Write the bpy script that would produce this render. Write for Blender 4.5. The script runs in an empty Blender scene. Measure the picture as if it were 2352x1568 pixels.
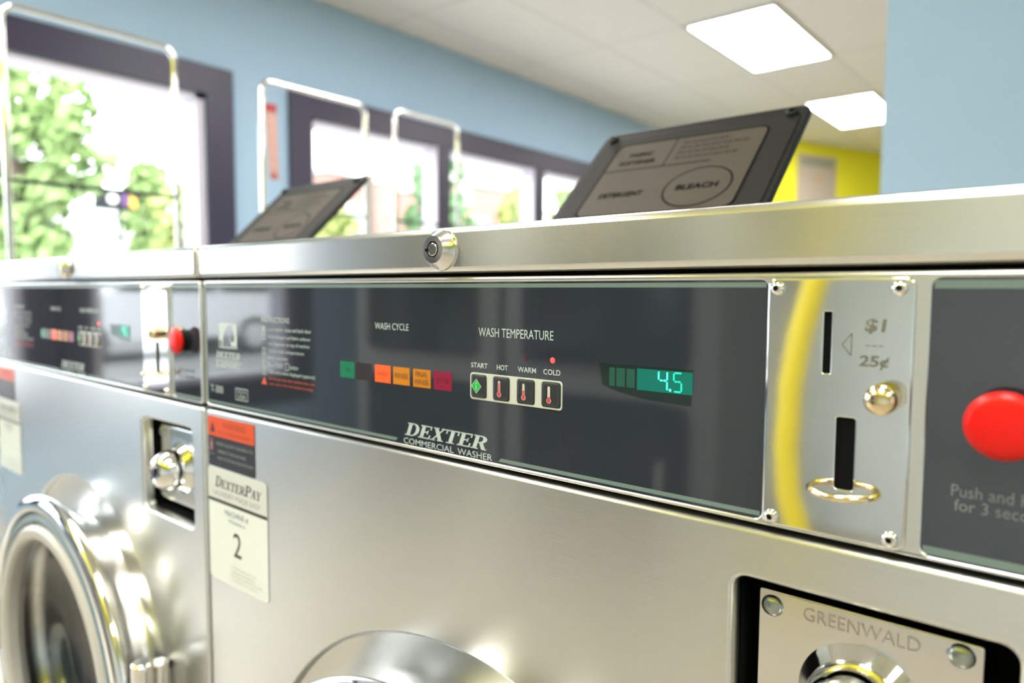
import bpy, math, random
from mathutils import Vector, Matrix
from mathutils.geometry import tessellate_polygon

random.seed(7)
PI = math.pi
SC = bpy.context.scene
COL = SC.collection

# ------------------------------------------------------------------ camera
cam_d = bpy.data.cameras.new('camera')
cam_d.sensor_width = 36.0
cam_d.lens = 24.78
cam_d.clip_start = 0.01
cam_d.clip_end = 300
cam_d.dof.use_dof = True
cam_d.dof.focus_distance = 0.395
cam_d.dof.aperture_fstop = 5.0
cam_d.dof.aperture_blades = 9
cam = bpy.data.objects.new('camera', cam_d)
COL.objects.link(cam)
r_ = Vector((0.76861397, 0.63969202, 0.00516607))
u_ = Vector((-0.04850049, 0.050219, 0.9975599))
f_ = Vector((-0.63787167, 0.76698903, -0.0696244))
m = Matrix.Identity(4)
for i in range(3):
    m[i][0], m[i][1], m[i][2] = r_[i], u_[i], -f_[i]
m[0][3], m[1][3], m[2][3] = 0.64995, -0.32409, 1.04877
cam.matrix_world = m
SC.camera = cam

# ------------------------------------------------------------------ world, exposure
w = bpy.data.worlds.new('overcast_sky')
SC.world = w
w.use_nodes = True
bg = w.node_tree.nodes['Background']
bg.inputs['Color'].default_value = (0.93, 0.96, 1.0, 1)
bg.inputs['Strength'].default_value = 4.0
SC.view_settings.view_transform = 'Standard'
SC.view_settings.look = 'None'
SC.view_settings.gamma = 1
SC.view_settings.use_curve_mapping = False
SC.view_settings.exposure = 1.38
try:
    SC.cycles.use_denoising = True
    SC.cycles.max_bounces = 10
    SC.cycles.transparent_max_bounces = 16
    SC.cycles.caustics_refractive = False
    SC.cycles.caustics_reflective = False
    SC.cycles.sample_clamp_indirect = 4
except Exception:
    pass


def portal(y0, y1, z0, z1):
    a = bpy.data.lights.new('window_daylight', 'AREA')
    a.shape = 'RECTANGLE'
    a.size, a.size_y = z1 - z0, y1 - y0
    o = bpy.data.objects.new('window_daylight', a)
    COL.objects.link(o)
    o.location = (-3.24, (y0 + y1) / 2, (z0 + z1) / 2)
    o.rotation_euler = (0, -PI / 2, 0)      # shines towards +x
    a.cycles.is_portal = True


WIN = [(-0.70, 1.57), (2.22, 6.0), (-2.05, -0.98)]
Z_SILL, Z_HEAD = 0.55, 2.09
for y0, y1 in WIN[:3]:
    portal(y0, y1, Z_SILL, Z_HEAD)

# ------------------------------------------------------------------ materials
MATS = {}


def s2l(r, g, b, k=1.0):
    f = lambda v: ((v / 255 + 0.055) / 1.055) ** 2.4 if v > 10 else v / 255 / 12.92
    return (f(r) * k, f(g) * k, f(b) * k)


def mat(name, col, rough=0.5, metal=0.0, spec=0.5, emit=None, estr=0.0, aniso=0.0, coat=0.0, noise=0.0, nscale=20.0,
        stretch=None, bump=0.0, trans=0.0):
    if name in MATS:
        return MATS[name]
    mt = bpy.data.materials.new(name)
    mt.use_nodes = True
    nt = mt.node_tree
    b = nt.nodes['Principled BSDF']
    c = (col[0], col[1], col[2], 1)
    b.inputs['Base Color'].default_value = c
    b.inputs['Roughness'].default_value = rough
    b.inputs['Metallic'].default_value = metal
    b.inputs['Specular IOR Level'].default_value = spec
    b.inputs['Anisotropic'].default_value = aniso
    b.inputs['Coat Weight'].default_value = coat
    b.inputs['Transmission Weight'].default_value = trans
    if aniso > 0:
        tg = nt.nodes.new('ShaderNodeTangent')
        tg.direction_type = 'UV_MAP'
        b.inputs['Anisotropic Rotation'].default_value = 0.25
        nt.links.new(tg.outputs[0], b.inputs['Tangent'])
    if emit:
        b.inputs['Emission Color'].default_value = (emit[0], emit[1], emit[2], 1)
        b.inputs['Emission Strength'].default_value = estr
    if noise > 0 or bump > 0:
        tc = nt.nodes.new('ShaderNodeTexCoord')
        mp = nt.nodes.new('ShaderNodeMapping')
        if stretch:
            mp.inputs['Scale'].default_value = stretch
        nz = nt.nodes.new('ShaderNodeTexNoise')
        nz.inputs['Scale'].default_value = nscale
        nz.inputs['Detail'].default_value = 5
        nt.links.new(tc.outputs['Object'], mp.inputs[0])
        nt.links.new(mp.outputs[0], nz.inputs['Vector'])
        if noise > 0:
            rp = nt.nodes.new('ShaderNodeMapRange')
            rp.inputs['To Min'].default_value = 1 - noise
            rp.inputs['To Max'].default_value = 1 + noise
            nt.links.new(nz.outputs[0], rp.inputs[0])
            mx = nt.nodes.new('ShaderNodeVectorMath')
            mx.operation = 'SCALE'
            mx.inputs[0].default_value = col[:3]
            nt.links.new(rp.outputs[0], mx.inputs['Scale'])
            nt.links.new(mx.outputs[0], b.inputs['Base Color'])
        if bump > 0:
            bp = nt.nodes.new('ShaderNodeBump')
            bp.inputs['Strength'].default_value = bump
            bp.inputs['Distance'].default_value = 0.001
            nt.links.new(nz.outputs[0], bp.inputs['Height'])
            nt.links.new(bp.outputs[0], b.inputs['Normal'])
    MATS[name] = mt
    return mt


STEEL = mat('brushed_stainless', (0.665, 0.67, 0.655), 0.27, 1.0, aniso=0.75, noise=0.07, nscale=6, stretch=(3, 3, 260), bump=0.03)
STEEL_LID = mat('brushed_stainless_lid', (0.72, 0.715, 0.69), 0.24, 1.0, aniso=0.8, noise=0.06, nscale=6, stretch=(3, 3, 260), bump=0.03)
STEEL_PL = mat('polished_plate', (0.76, 0.76, 0.74), 0.055, 1.0, noise=0.04, nscale=30, bump=0.015)
CHROME = mat('chrome', (0.80, 0.79, 0.77), 0.05, 1.0)
CHROME_SOFT = mat('satin_chrome', (0.70, 0.69, 0.66), 0.16, 1.0)
BRASS = mat('warm_brass', (0.80, 0.66, 0.42), 0.14, 1.0)
DARKSTEEL = mat('drum_steel', (0.36, 0.34, 0.31), 0.25, 1.0)
BLACK = mat('black_gap', (0.004, 0.004, 0.004), 0.8, spec=.08)
BLACKPL = mat('black_plastic', (0.006, 0.006, 0.006), 0.45, spec=.3, noise=0.12, nscale=60)
OVER = mat('charcoal_overlay', (0.023, 0.028, 0.037), 0.05, spec=0.95)
PRINT = mat('pale_print', s2l(194, 206, 206, .78), 0.3)
STRIPE = mat('grey_green_stripe', s2l(130, 150, 146, .62), 0.25)
CREAM = mat('cream_frame', s2l(206, 210, 200, .78), 0.35)
BTN = mat('dark_button', (0.026, 0.028, 0.034), 0.22)
GREEN_D = mat('diamond_green', (0.0, 0.40, 0.06), 0.35)
RED_I = mat('thermometer_red', (0.60, 0.03, 0.045), 0.35)
RED_B = mat('red_button_plastic', (0.62, 0.007, 0.004), 0.32, spec=.3, noise=0.05, nscale=80)
WHITE_I = mat('icon_cream', s2l(232, 225, 205, .62), 0.4)
ORANGE_P = mat('orange_print', s2l(245, 88, 25, .62), 0.35)
INK = mat('dark_ink', (0.012, 0.014, 0.014), 0.45)
ENGRAVE = mat('etched_marking', (0.12, 0.12, 0.095), 0.5)
EMBOSS = mat('embossed_metal', (0.50, 0.47, 0.42), 0.35, 1.0)
BLUEINK = mat('blue_grey_ink', s2l(112, 128, 160, .62), 0.45)
PAPER = mat('sticker_white', s2l(224, 230, 226, .85), 0.35)
PAPER2 = mat('sticker_grey', s2l(208, 211, 208, .85), 0.35)
STK_OR = mat('sticker_orange', s2l(252, 92, 14, .62), 0.3)
STK_DK = mat('sticker_charcoal', s2l(46, 46, 56, .62), 0.3)
GASKET = mat('grey_gasket', s2l(105, 125, 135), 0.35)
WHITERUB = mat('white_ring', s2l(215, 212, 205, .62), 0.35)
LBL_TAN = mat('taupe_label', (.052, .043, .033), 0.5, spec=.25)
LBL_GREY = mat('lid_grey', (0.011, 0.011, 0.010), 0.5, spec=.22, noise=0.08, nscale=200)
LBL_INK = mat('label_ink', (.003, .003, .0025), 0.7, spec=.03)
NAVY = mat('navy_trim', s2l(46, 43, 68), 0.4, noise=0.05)
JAMB = mat('lavender_jamb', s2l(214, 210, 226), 0.45)
BLUEWALL = mat('blue_wall_paint', s2l(160, 188, 215), 0.7, noise=0.03, nscale=4)
LIME = mat('lime_wall_paint', (.82, .78, .03), 0.7, noise=0.04, nscale=4)
PALEW = mat('pale_wall_paint', s2l(226, 236, 242), .7, noise=.03, nscale=4)
WHITEP = mat('white_enamel', s2l(176, 178, 176), 0.4)


def lit(name, col, e, s, rough=0.3):
    return mat(name, col, rough, emit=e, estr=s)


SEG = lit('lit_segments', (0.02, 0.3, 0.2), (0.05, 1.0, 0.62), 1.3)
SEG2 = lit('lit_segments_dim', (0.02, 0.3, 0.2), (0.0, 0.82, 0.48), .5)
DISP = lit('display_lit_green', (0.0, 0.05, 0.04), (0.0, 0.16, 0.105), .30)
DISP2 = lit('display_ghost_green', (0.01, 0.045, 0.035), (0.006, 0.06, 0.032), .28)
DISPBK = mat('display_smoked', (0.010, 0.020, 0.018), 0.12)
LEDON = lit('indicator_lit_red', (0.8, 0.02, 0.02), (1.0, 0.03, 0.02), 1.5)
LEDOFF = mat('indicator_unlit_red', (0.09, 0.008, 0.014), 0.3)
CY_G = mat('cycle_green', s2l(0, 132, 92, .62), 0.25)
CY_K = mat('cycle_dark', s2l(52, 42, 42, .62), 0.25)
CY_O = lit('cycle_orange', s2l(250, 88, 20, .62), (1.0, 0.1, 0.01), 0.25)
CY_A = mat('cycle_amber', s2l(228, 142, 22, .62), 0.25)
CY_M = mat('cycle_magenta', s2l(160, 26, 66, .62), 0.25)
CYTXT = mat('cycle_text', s2l(96, 66, 44, .62), 0.35)


def ceiling_mat():
    mt = bpy.data.materials.new('ceiling_tiles')
    mt.use_nodes = True
    nt = mt.node_tree
    b = nt.nodes['Principled BSDF']
    b.inputs['Roughness'].default_value = 0.85
    tc = nt.nodes.new('ShaderNodeTexCoord')
    mp = nt.nodes.new('ShaderNodeMapping')
    mp.inputs['Location'].default_value = (1.545, -0.392, 0)
    br = nt.nodes.new('ShaderNodeTexBrick')
    br.offset = 0.0
    br.inputs['Color1'].default_value = (0.74, 0.72, 0.68, 1)
    br.inputs['Color2'].default_value = (0.72, 0.70, 0.66, 1)
    br.inputs['Mortar'].default_value = (0.62, 0.60, 0.56, 1)
    br.inputs['Scale'].default_value = 1.0
    br.inputs['Mortar Size'].default_value = 0.012
    br.inputs['Brick Width'].default_value = 0.61
    br.inputs['Row Height'].default_value = 1.22
    nt.links.new(tc.outputs['Object'], mp.inputs[0])
    nt.links.new(mp.outputs[0], br.inputs['Vector'])
    nt.links.new(br.outputs['Color'], b.inputs['Base Color'])
    return mt


def brick_mat():
    mt = bpy.data.materials.new('red_brick')
    mt.use_nodes = True
    nt = mt.node_tree
    b = nt.nodes['Principled BSDF']
    b.inputs['Roughness'].default_value = 0.85
    tc = nt.nodes.new('ShaderNodeTexCoord')
    sp = nt.nodes.new('ShaderNodeSeparateXYZ')
    ad = nt.nodes.new('ShaderNodeMath')
    cb = nt.nodes.new('ShaderNodeCombineXYZ')
    br = nt.nodes.new('ShaderNodeTexBrick')
    br.inputs['Color1'].default_value = (0.36, 0.15, 0.12, 1)
    br.inputs['Color2'].default_value = (0.28, 0.11, 0.09, 1)
    br.inputs['Mortar'].default_value = (0.4, 0.33, 0.3, 1)
    br.inputs['Scale'].default_value = 4.0
    nt.links.new(tc.outputs['Object'], sp.inputs[0])
    nt.links.new(sp.outputs[0], ad.inputs[0])
    nt.links.new(sp.outputs[1], ad.inputs[1])
    nt.links.new(ad.outputs[0], cb.inputs[0])
    nt.links.new(sp.outputs[2], cb.inputs[1])
    nt.links.new(cb.outputs[0], br.inputs['Vector'])
    nt.links.new(br.outputs['Color'], b.inputs['Base Color'])
    return mt


def floor_mat():
    mt = bpy.data.materials.new('vinyl_tile_floor')
    mt.use_nodes = True
    nt = mt.node_tree
    b = nt.nodes['Principled BSDF']
    b.inputs['Roughness'].default_value = 0.3
    tc = nt.nodes.new('ShaderNodeTexCoord')
    ck = nt.nodes.new('ShaderNodeTexBrick')
    ck.offset = 0
    ck.inputs['Scale'].default_value = 1.0
    ck.inputs['Brick Width'].default_value = 0.305
    ck.inputs['Row Height'].default_value = 0.305
    ck.inputs['Mortar Size'].default_value = 0.002
    ck.inputs['Color1'].default_value = (0.42, 0.375, 0.31, 1)
    ck.inputs['Color2'].default_value = (0.37, 0.33, 0.275, 1)
    ck.inputs['Mortar'].default_value = (0.1, 0.08, 0.06, 1)
    nt.links.new(tc.outputs['Object'], ck.inputs['Vector'])
    nt.links.new(ck.outputs['Color'], b.inputs['Base Color'])
    return mt


def diffuser_mat():
    mt = bpy.data.materials.new('fluorescent_diffuser')
    mt.use_nodes = True
    nt = mt.node_tree
    b = nt.nodes['Principled BSDF']
    b.inputs['Base Color'].default_value = (0.8, 0.78, 0.72, 1)
    tc = nt.nodes.new('ShaderNodeTexCoord')
    sp = nt.nodes.new('ShaderNodeSeparateXYZ')
    ml = nt.nodes.new('ShaderNodeMath')
    ml.operation = 'MULTIPLY'
    ml.inputs[1].default_value = 2 * PI / 0.29
    cs = nt.nodes.new('ShaderNodeMath')
    cs.operation = 'COSINE'
    mr = nt.nodes.new('ShaderNodeMapRange')
    mr.inputs['From Min'].default_value = 1.0
    mr.inputs['From Max'].default_value = -1.0
    mr.inputs['To Min'].default_value = 6.0
    mr.inputs['To Max'].default_value = 12.0
    nt.links.new(tc.outputs['Object'], sp.inputs[0])
    nt.links.new(sp.outputs[0], ml.inputs[0])
    nt.links.new(ml.outputs[0], cs.inputs[0])
    nt.links.new(cs.outputs[0], mr.inputs[0])
    b.inputs['Emission Color'].default_value = (1.0, 0.975, 0.935, 1)
    nt.links.new(mr.outputs[0], b.inputs['Emission Strength'])
    return mt


def glass_mat():
    mt = bpy.data.materials.new('window_glass')
    mt.use_nodes = True
    nt = mt.node_tree
    for n in list(nt.nodes):
        if n.type != 'OUTPUT_MATERIAL':
            nt.nodes.remove(n)
    out = [n for n in nt.nodes if n.type == 'OUTPUT_MATERIAL'][0]
    tr = nt.nodes.new('ShaderNodeBsdfTransparent')
    tr.inputs[0].default_value = (0.96, 0.98, 0.97, 1)
    gl = nt.nodes.new('ShaderNodeBsdfGlossy')
    gl.inputs['Roughness'].default_value = 0.01
    lw = nt.nodes.new('ShaderNodeLayerWeight')
    pw = nt.nodes.new('ShaderNodeMath')
    pw.operation = 'POWER'
    pw.inputs[1].default_value = 5.0
    fr = nt.nodes.new('ShaderNodeMapRange')
    fr.inputs['To Min'].default_value = 0.04
    nt.links.new(lw.outputs['Facing'], pw.inputs[0])
    nt.links.new(pw.outputs[0], fr.inputs[0])
    mx = nt.nodes.new('ShaderNodeMixShader')
    nt.links.new(fr.outputs[0], mx.inputs[0])
    nt.links.new(tr.outputs[0], mx.inputs[1])
    nt.links.new(gl.outputs[0], mx.inputs[2])
    nt.links.new(mx.outputs[0], out.inputs[0])
    return mt


CEIL = ceiling_mat()
BRICK = brick_mat()
FLOOR = floor_mat()
DIFF = diffuser_mat()
GLASS = glass_mat()
ASPHALT = mat('pale_asphalt', (0.30, 0.30, 0.30), 0.9, noise=0.1, nscale=3)
SIDEWALK = mat('concrete_walk', (0.45, 0.44, 0.42), 0.9)
LEAF_A = mat('leaf_bright', (0.24, 0.34, 0.12), 0.7, noise=0.35, nscale=1.3)
LEAF_B = mat('leaf_yellow_green', (0.33, 0.38, 0.12), 0.7, noise=0.35, nscale=1.3)
LEAF_C = mat('leaf_deep', (0.15, 0.27, 0.12), 0.7, noise=0.35, nscale=1.3)
BARK = mat('bark', (0.16, 0.11, 0.08), 0.9)
SIDING = mat('white_siding', (0.76, 0.76, 0.75), 0.7)
ROOF_G = mat('grey_shingle', (0.30, 0.29, 0.29), 0.9)
WOODPOLE = mat('brown_pole', (0.10, 0.075, 0.06), 0.8)
DKGREEN = mat('dark_green_paint', (0.02, 0.035, 0.03), 0.5)
SIGNRED = mat('sign_red', (0.55, 0.015, 0.03), 0.5)
SIGNWHT = mat('sign_white', (0.8, 0.8, 0.8), 0.5)
PURPLE = mat('sign_purple', (0.10, 0.03, 0.16), 0.5)
AMBER = mat('sign_amber', (0.75, 0.40, 0.04), 0.5)
DKGLASS = mat('dark_glass', (0.012, 0.013, 0.016), 0.08, spec=0.6)
TAGRED = mat('tag_red', s2l(200, 70, 72, .62), 0.5)
TAGPINK = mat('tag_pale_red', s2l(226, 188, 178, .62), 0.5)


# ------------------------------------------------------------------ mesh builder
def unit(v):
    l = math.sqrt(sum(c * c for c in v)) or 1.0
    return tuple(c / l for c in v)


class MB:
    def __init__(self):
        self.v, self.f, self.fm, self.mats = [], [], [], []

    def mi(self, m):
        if m not in self.mats:
            self.mats.append(m)
        return self.mats.index(m)

    def add(self, vs, fs, m):
        o = len(self.v)
        k = self.mi(m)
        self.v += [tuple(p) for p in vs]
        for f in fs:
            self.f.append(tuple(o + i for i in f))
            self.fm.append(k)
        return self

    def box(self, x0, x1, y0, y1, z0, z1, m, bev=0.0):
        if bev <= 0:
            vs = [(x, y, z) for x in (x0, x1) for y in (y0, y1) for z in (z0, z1)]
            fs = [(0, 1, 3, 2), (4, 6, 7, 5), (0, 4, 5, 1), (2, 3, 7, 6), (0, 2, 6, 4), (1, 5, 7, 3)]
            return self.add(vs, fs, m)
        # rounded box by stacked rounded rectangles along y
        prof = [(bev, 0.0), (bev * 0.6, bev * 0.12), (bev * 0.25, bev * 0.35), (0, bev)]
        rings = []
        for ins, dy in prof:
            rings.append((ins, y0 + dy))
        for ins, dy in reversed(prof):
            rings.append((ins, y1 - dy))
        loops = [[(px, y, pz) for px, pz in rrect(x0, x1, z0, z1, bev * 1.2, 4)(ins)] for ins, y in rings]
        self.loft(loops, m, cap0=True, cap1=True)
        return self

    def loft(self, loops, m, closed=True, cap0=False, cap1=False):
        n = len(loops[0])
        vs = [p for l in loops for p in l]
        fs = []
        for a in range(len(loops) - 1):
            for i in range(n if closed else n - 1):
                j = (i + 1) % n
                fs.append((a * n + i, a * n + j, (a + 1) * n + j, (a + 1) * n + i))
        self.add(vs, fs, m)
        if cap0:
            self.add(loops[0], [tuple(reversed(range(n)))], m)
        if cap1:
            self.add(loops[-1], [tuple(range(n))], m)
        return self

    def lathe(self, prof, cx, cz, m, n=48, y=0.0):
        """profile [(radius, dy)] about an axis parallel to y through (cx, cz)"""
        loops = [[(cx + r * math.cos(2 * PI * i / n), y + dy, cz + r * math.sin(2 * PI * i / n)) for i in range(n)] for r, dy in prof]
        return self.loft(loops, m, cap0=prof[0][0] > 1e-6 and prof[0][2:] == (1,), cap1=False)

    def dome(self, prof, cx, cz, m, n=32, y=0.0):
        """lathe whose first ring is closed"""
        loops = [[(cx + r * math.cos(2 * PI * i / n), y + dy, cz + r * math.sin(2 * PI * i / n)) for i in range(n)] for r, dy in prof]
        return self.loft(loops, m, cap0=True)

    def cyl(self, p0, p1, r0, r1, m, n=16, caps=True):
        a, b = Vector(p0), Vector(p1)
        d = (b - a).normalized()
        s = d.orthogonal().normalized()
        t = d.cross(s)
        loops = [[tuple(p + (s * math.cos(2 * PI * i / n) + t * math.sin(2 * PI * i / n)) * r) for i in range(n)] for p, r in ((a, r0), (b, r1))]
        return self.loft(loops, m, cap0=caps, cap1=caps)

    def tube(self, pts, r, m, n=10, closed=False):
        pts = [Vector(p) for p in pts]
        loops = []
        up = None
        N = len(pts)
        for i, p in enumerate(pts):
            if closed:
                d = (pts[(i + 1) % N] - pts[i - 1]).normalized()
            else:
                d = (pts[min(i + 1, N - 1)] - pts[max(i - 1, 0)]).normalized()
            if up is None:
                up = d.orthogonal().normalized()
            up = (up - d * up.dot(d)).normalized()
            t = d.cross(up)
            loops.append([tuple(p + (up * math.cos(2 * PI * k / n) + t * math.sin(2 * PI * k / n)) * r) for k in range(n)])
        if closed:
            loops.append(loops[0])
            return self.loft(loops, m)
        return self.loft(loops, m, cap0=True, cap1=True)

    def poly(self, pts, y, m):
        """flat polygon in the plane y (pts are x, z)"""
        vs = [(p[0], y, p[1]) for p in pts]
        tri = tessellate_polygon([[Vector((p[0], p[1], 0)) for p in pts]])
        return self.add(vs, [tuple(t) for t in tri], m)

    def rect(self, x0, x1, z0, z1, y, m):
        return self.add([(x0, y, z0), (x1, y, z0), (x1, y, z1), (x0, y, z1)], [(0, 1, 2, 3)], m)

    def frame(self, x0, x1, z0, z1, t, y, m):
        self.rect(x0, x1, z0, z0 + t, y, m)
        self.rect(x0, x1, z1 - t, z1, y, m)
        self.rect(x0, x0 + t, z0, z1, y, m)
        return self.rect(x1 - t, x1, z0, z1, y, m)

    def plate(self, outer, holes, y0, th, bev, m, hbev=None):
        """sheet in the plane y0 (front) going back th, with rounded outer and hole edges"""
        hb = bev if hbev is None else hbev
        prof = [(1.0, 0.0), (0.55, 0.12), (0.2, 0.42), (0.0, 1.0)]
        o0 = outer(bev)
        hs = [h(-hb) for h in holes]
        polys = [[Vector((p[0], p[1], 0)) for p in l] for l in [o0] + hs]
        flat = [p for l in polys for p in l]
        tri = tessellate_polygon(polys)
        self.add([(p.x, y0, p.y) for p in flat], [tuple(t) for t in tri], m)
        loops = [[(p[0], y0 + k * bev, p[1]) for p in outer(bev * i)] for i, k in prof]
        loops.append([(p[0], y0 + th, p[1]) for p in outer(0)])
        self.loft(loops, m)
        for h in holes:
            loops = [[(p[0], y0 + k * hb, p[1]) for p in h(-hb * i)] for i, k in prof]
            loops.append([(p[0], y0 + th, p[1]) for p in h(0)])
            self.loft(loops, m)
        return self

    def text(self, s, x0, x1, z0, z1, y, m, shear=0.0, bold=0.0):
        vs, fs, (ax0, ax1, az0, az1) = text_mesh(s, bold)
        sx, sz = (x1 - x0) / (ax1 - ax0), (z1 - z0) / (az1 - az0)
        out = []
        for p in vs:
            z = (p[1] - az0) * sz
            out.append((x0 + (p[0] - ax0) * sx + z * shear, y, z0 + z))
        return self.add(out, fs, m)

    def move(self, M):
        self.v = [tuple(M @ Vector(p)) for p in self.v]
        return self

    def build(self, name, parent=None, smooth=True, angle=35):
        me = bpy.data.meshes.new(name)
        me.from_pydata(self.v, [], self.f)
        for mm in self.mats:
            me.materials.append(mm)
        me.polygons.foreach_set('material_index', self.fm)
        uv = me.uv_layers.new(name='UVMap')
        cs = []
        for p in me.polygons:
            n = p.normal
            ax = max(range(3), key=lambda k: abs(n[k]))
            for li in p.loop_indices:
                c = me.vertices[me.loops[li].vertex_index].co
                if ax == 1:
                    cs += [c.x, c.z]
                elif ax == 0:
                    cs += [c.y, c.z]
                else:
                    cs += [c.x, c.y]
        uv.data.foreach_set('uv', cs)
        if smooth:
            me.polygons.foreach_set('use_smooth', [True] * len(me.polygons))
            me.set_sharp_from_angle(angle=math.radians(angle))
        me.update()
        o = bpy.data.objects.new(name, me)
        COL.objects.link(o)
        if parent:
            o.parent = parent
        return o


def rrect(x0, x1, z0, z1, r, n=5):
    def pts(ins):
        a0, a1, b0, b1 = x0 + ins, x1 - ins, z0 + ins, z1 - ins
        rr = max(r - ins, 1e-5)
        out = []
        for cx, cz, st in ((a1 - rr, b1 - rr, 0), (a0 + rr, b1 - rr, 1), (a0 + rr, b0 + rr, 2), (a1 - rr, b0 + rr, 3)):
            for k in range(n + 1):
                t = (st + k / n) * PI / 2
                out.append((cx + rr * math.cos(t), cz + rr * math.sin(t)))
        return out
    return pts


def circ(cx, cz, r, n=64):
    def pts(ins):
        q = r - ins
        return [(cx + q * math.cos(2 * PI * k / n), cz + q * math.sin(2 * PI * k / n)) for k in range(n)]
    return pts


def disc(cx, cz, r, n=20):
    return circ(cx, cz, r, n)(0)


_TXT = {}


def text_mesh(s, bold=0.0):
    key = (s, bold)
    if key not in _TXT:
        cu = bpy.data.curves.new('t', 'FONT')
        cu.body = s
        cu.resolution_u = 3
        cu.offset = bold
        o = bpy.data.objects.new('t', cu)
        COL.objects.link(o)
        dg = bpy.context.evaluated_depsgraph_get()
        dg.update()
        me = bpy.data.meshes.new_from_object(o.evaluated_get(dg))
        vs = [tuple(v.co) for v in me.vertices]
        fs = [tuple(p.vertices) for p in me.polygons]
        bpy.data.objects.remove(o)
        bpy.data.curves.remove(cu)
        bpy.data.meshes.remove(me)
        xs, zs = [v[0] for v in vs], [v[1] for v in vs]
        _TXT[key] = (vs, fs, (min(xs), max(xs), min(zs), max(zs)))
    return _TXT[key]


# slab-serif capitals, each a list of polygons on a unit-high grid, and its width
def _bar(x0, x1, z0, z1):
    return [(x0, z0), (x1, z0), (x1, z1), (x0, z1)]


def _bowl(cx, cz, rx, ry, t, ti):
    out, n = [], 12
    for k in range(n):
        a0, a1 = -PI / 2 + PI * k / n, -PI / 2 + PI * (k + 1) / n
        out.append([(cx + rx * math.cos(a0), cz + ry * math.sin(a0)), (cx + rx * math.cos(a1), cz + ry * math.sin(a1)),
                    (cx + (rx - t) * math.cos(a1), cz + (ry - ti) * math.sin(a1)), (cx + (rx - t) * math.cos(a0), cz + (ry - ti) * math.sin(a0))])
    return out


def _diag(xa, za, xb, zb, wd):
    return [(xa - wd / 2, za), (xa + wd / 2, za), (xb + wd / 2, zb), (xb - wd / 2, zb)]


SERIF = {
    'D': ([_bar(.10, .32, 0, 1), _bar(0, .45, 0, .09), _bar(0, .45, .91, 1)] + _bowl(.42, .5, .43, .5, .22, .09), .88),
    'E': ([_bar(.10, .32, 0, 1), _bar(0, .74, 0, .09), _bar(0, .72, .91, 1), _bar(.3, .54, .46, .55), _bar(.64, .72, .72, .95),
           _bar(.66, .75, .05, .30), _bar(.49, .56, .36, .65)], .80),
    'X': ([_diag(.62, 0, .18, 1, .24), _diag(.10, 0, .68, 1, .11), _bar(0, .30, 0, .08), _bar(.44, .80, 0, .08), _bar(.02, .36, .92, 1),
           _bar(.52, .82, .92, 1)], .84),
    'T': ([_bar(.28, .50, 0, 1), _bar(.15, .63, 0, .08), _bar(0, .78, .91, 1), _bar(0, .08, .68, .95), _bar(.70, .78, .68, .95)], .82),
    'R': ([_bar(.10, .32, 0, 1), _bar(0, .42, 0, .08), _bar(0, .45, .91, 1), _bar(.3, .45, .45, .53)] + _bowl(.42, .725, .36, .275, .22, .085)
          + [_diag(.72, 0.04, .50, .48, .23), _bar(.64, .90, 0, .08)], .88),
    'P': ([_bar(.10, .32, 0, 1), _bar(0, .44, 0, .08), _bar(0, .45, .91, 1), _bar(.3, .45, .43, .51)] + _bowl(.42, .715, .36, .285, .22, .085), .78),
    'A': ([_diag(.10, 0, .42, 1, .11), _diag(.70, 0, .44, 1, .23), _bar(.2, .62, .30, .38), _bar(-.02, .26, 0, .08), _bar(.50, .86, 0, .08)], .84),
    'Y': ([_bar(.30, .52, 0, .5), _bar(.18, .64, 0, .08), _diag(.40, .42, .14, 1, .22), _diag(.42, .42, .70, 1, .11), _bar(0, .32, .92, 1),
           _bar(.54, .82, .92, 1)], .82),
    'L': ([_bar(.10, .32, 0, 1), _bar(0, .72, 0, .09), _bar(0, .44, .92, 1), _bar(.64, .72, .05, .34)], .76),
    'U': ([_bar(.10, .30, .2, 1), _bar(.58, .68, .2, 1), _bar(.10, .68, 0, .22), _bar(0, .42, .92, 1), _bar(.48, .78, .92, 1)], .80),
    'N': ([_bar(.10, .20, 0, 1), _bar(.64, .74, 0, 1), _diag(.68, 0, .16, 1, .22), _bar(0, .30, 0, .08), _bar(.54, .84, .92, 1)], .86),
}


def serif(mb, s, x0, x1, z0, z1, y, m, shear=0.0, small=1.0, caps=()):
    wd = [SERIF[c][1] * (1.0 if i in caps or small == 1.0 else small) for i, c in enumerate(s)]
    k = (x1 - x0) / sum(wd)
    h = z1 - z0
    x = x0
    for i, c in enumerate(s):
        sc = 1.0 if i in caps or small == 1.0 else small
        for pl in SERIF[c][0]:
            mb.poly([(x + px * k * sc + pz * sc * h * shear, z0 + pz * sc * h) for px, pz in pl], y, m)
        x += wd[i] * k


# ------------------------------------------------------------------ scene-graph helpers
def tag(o, label, cat, group=None, kind=None):
    o['label'] = label
    o['category'] = cat
    if group:
        o['group'] = group
    if kind:
        o['kind'] = kind
    return o


def thing(name, label, cat, loc=(0, 0, 0), rz=0.0, group=None):
    o = bpy.data.objects.new(name, None)
    o.empty_display_size = 0.1
    COL.objects.link(o)
    o.location = loc
    o.rotation_euler = (0, 0, rz)
    return tag(o, label, cat, group)


def copy_tree(o, parent=None, skip=()):
    c = o.copy()
    COL.objects.link(c)
    if parent:
        c.parent = parent
    for ch in list(o.children):
        if ch not in skip:
            copy_tree(ch, c, skip)
    return c


def structure(o):
    o['kind'] = 'structure'
    return o


# ------------------------------------------------------------------ room shell
ZC = 2.80
XW = -3.06
XR, YB, YF = 4.2, -2.98, 10.75


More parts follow.
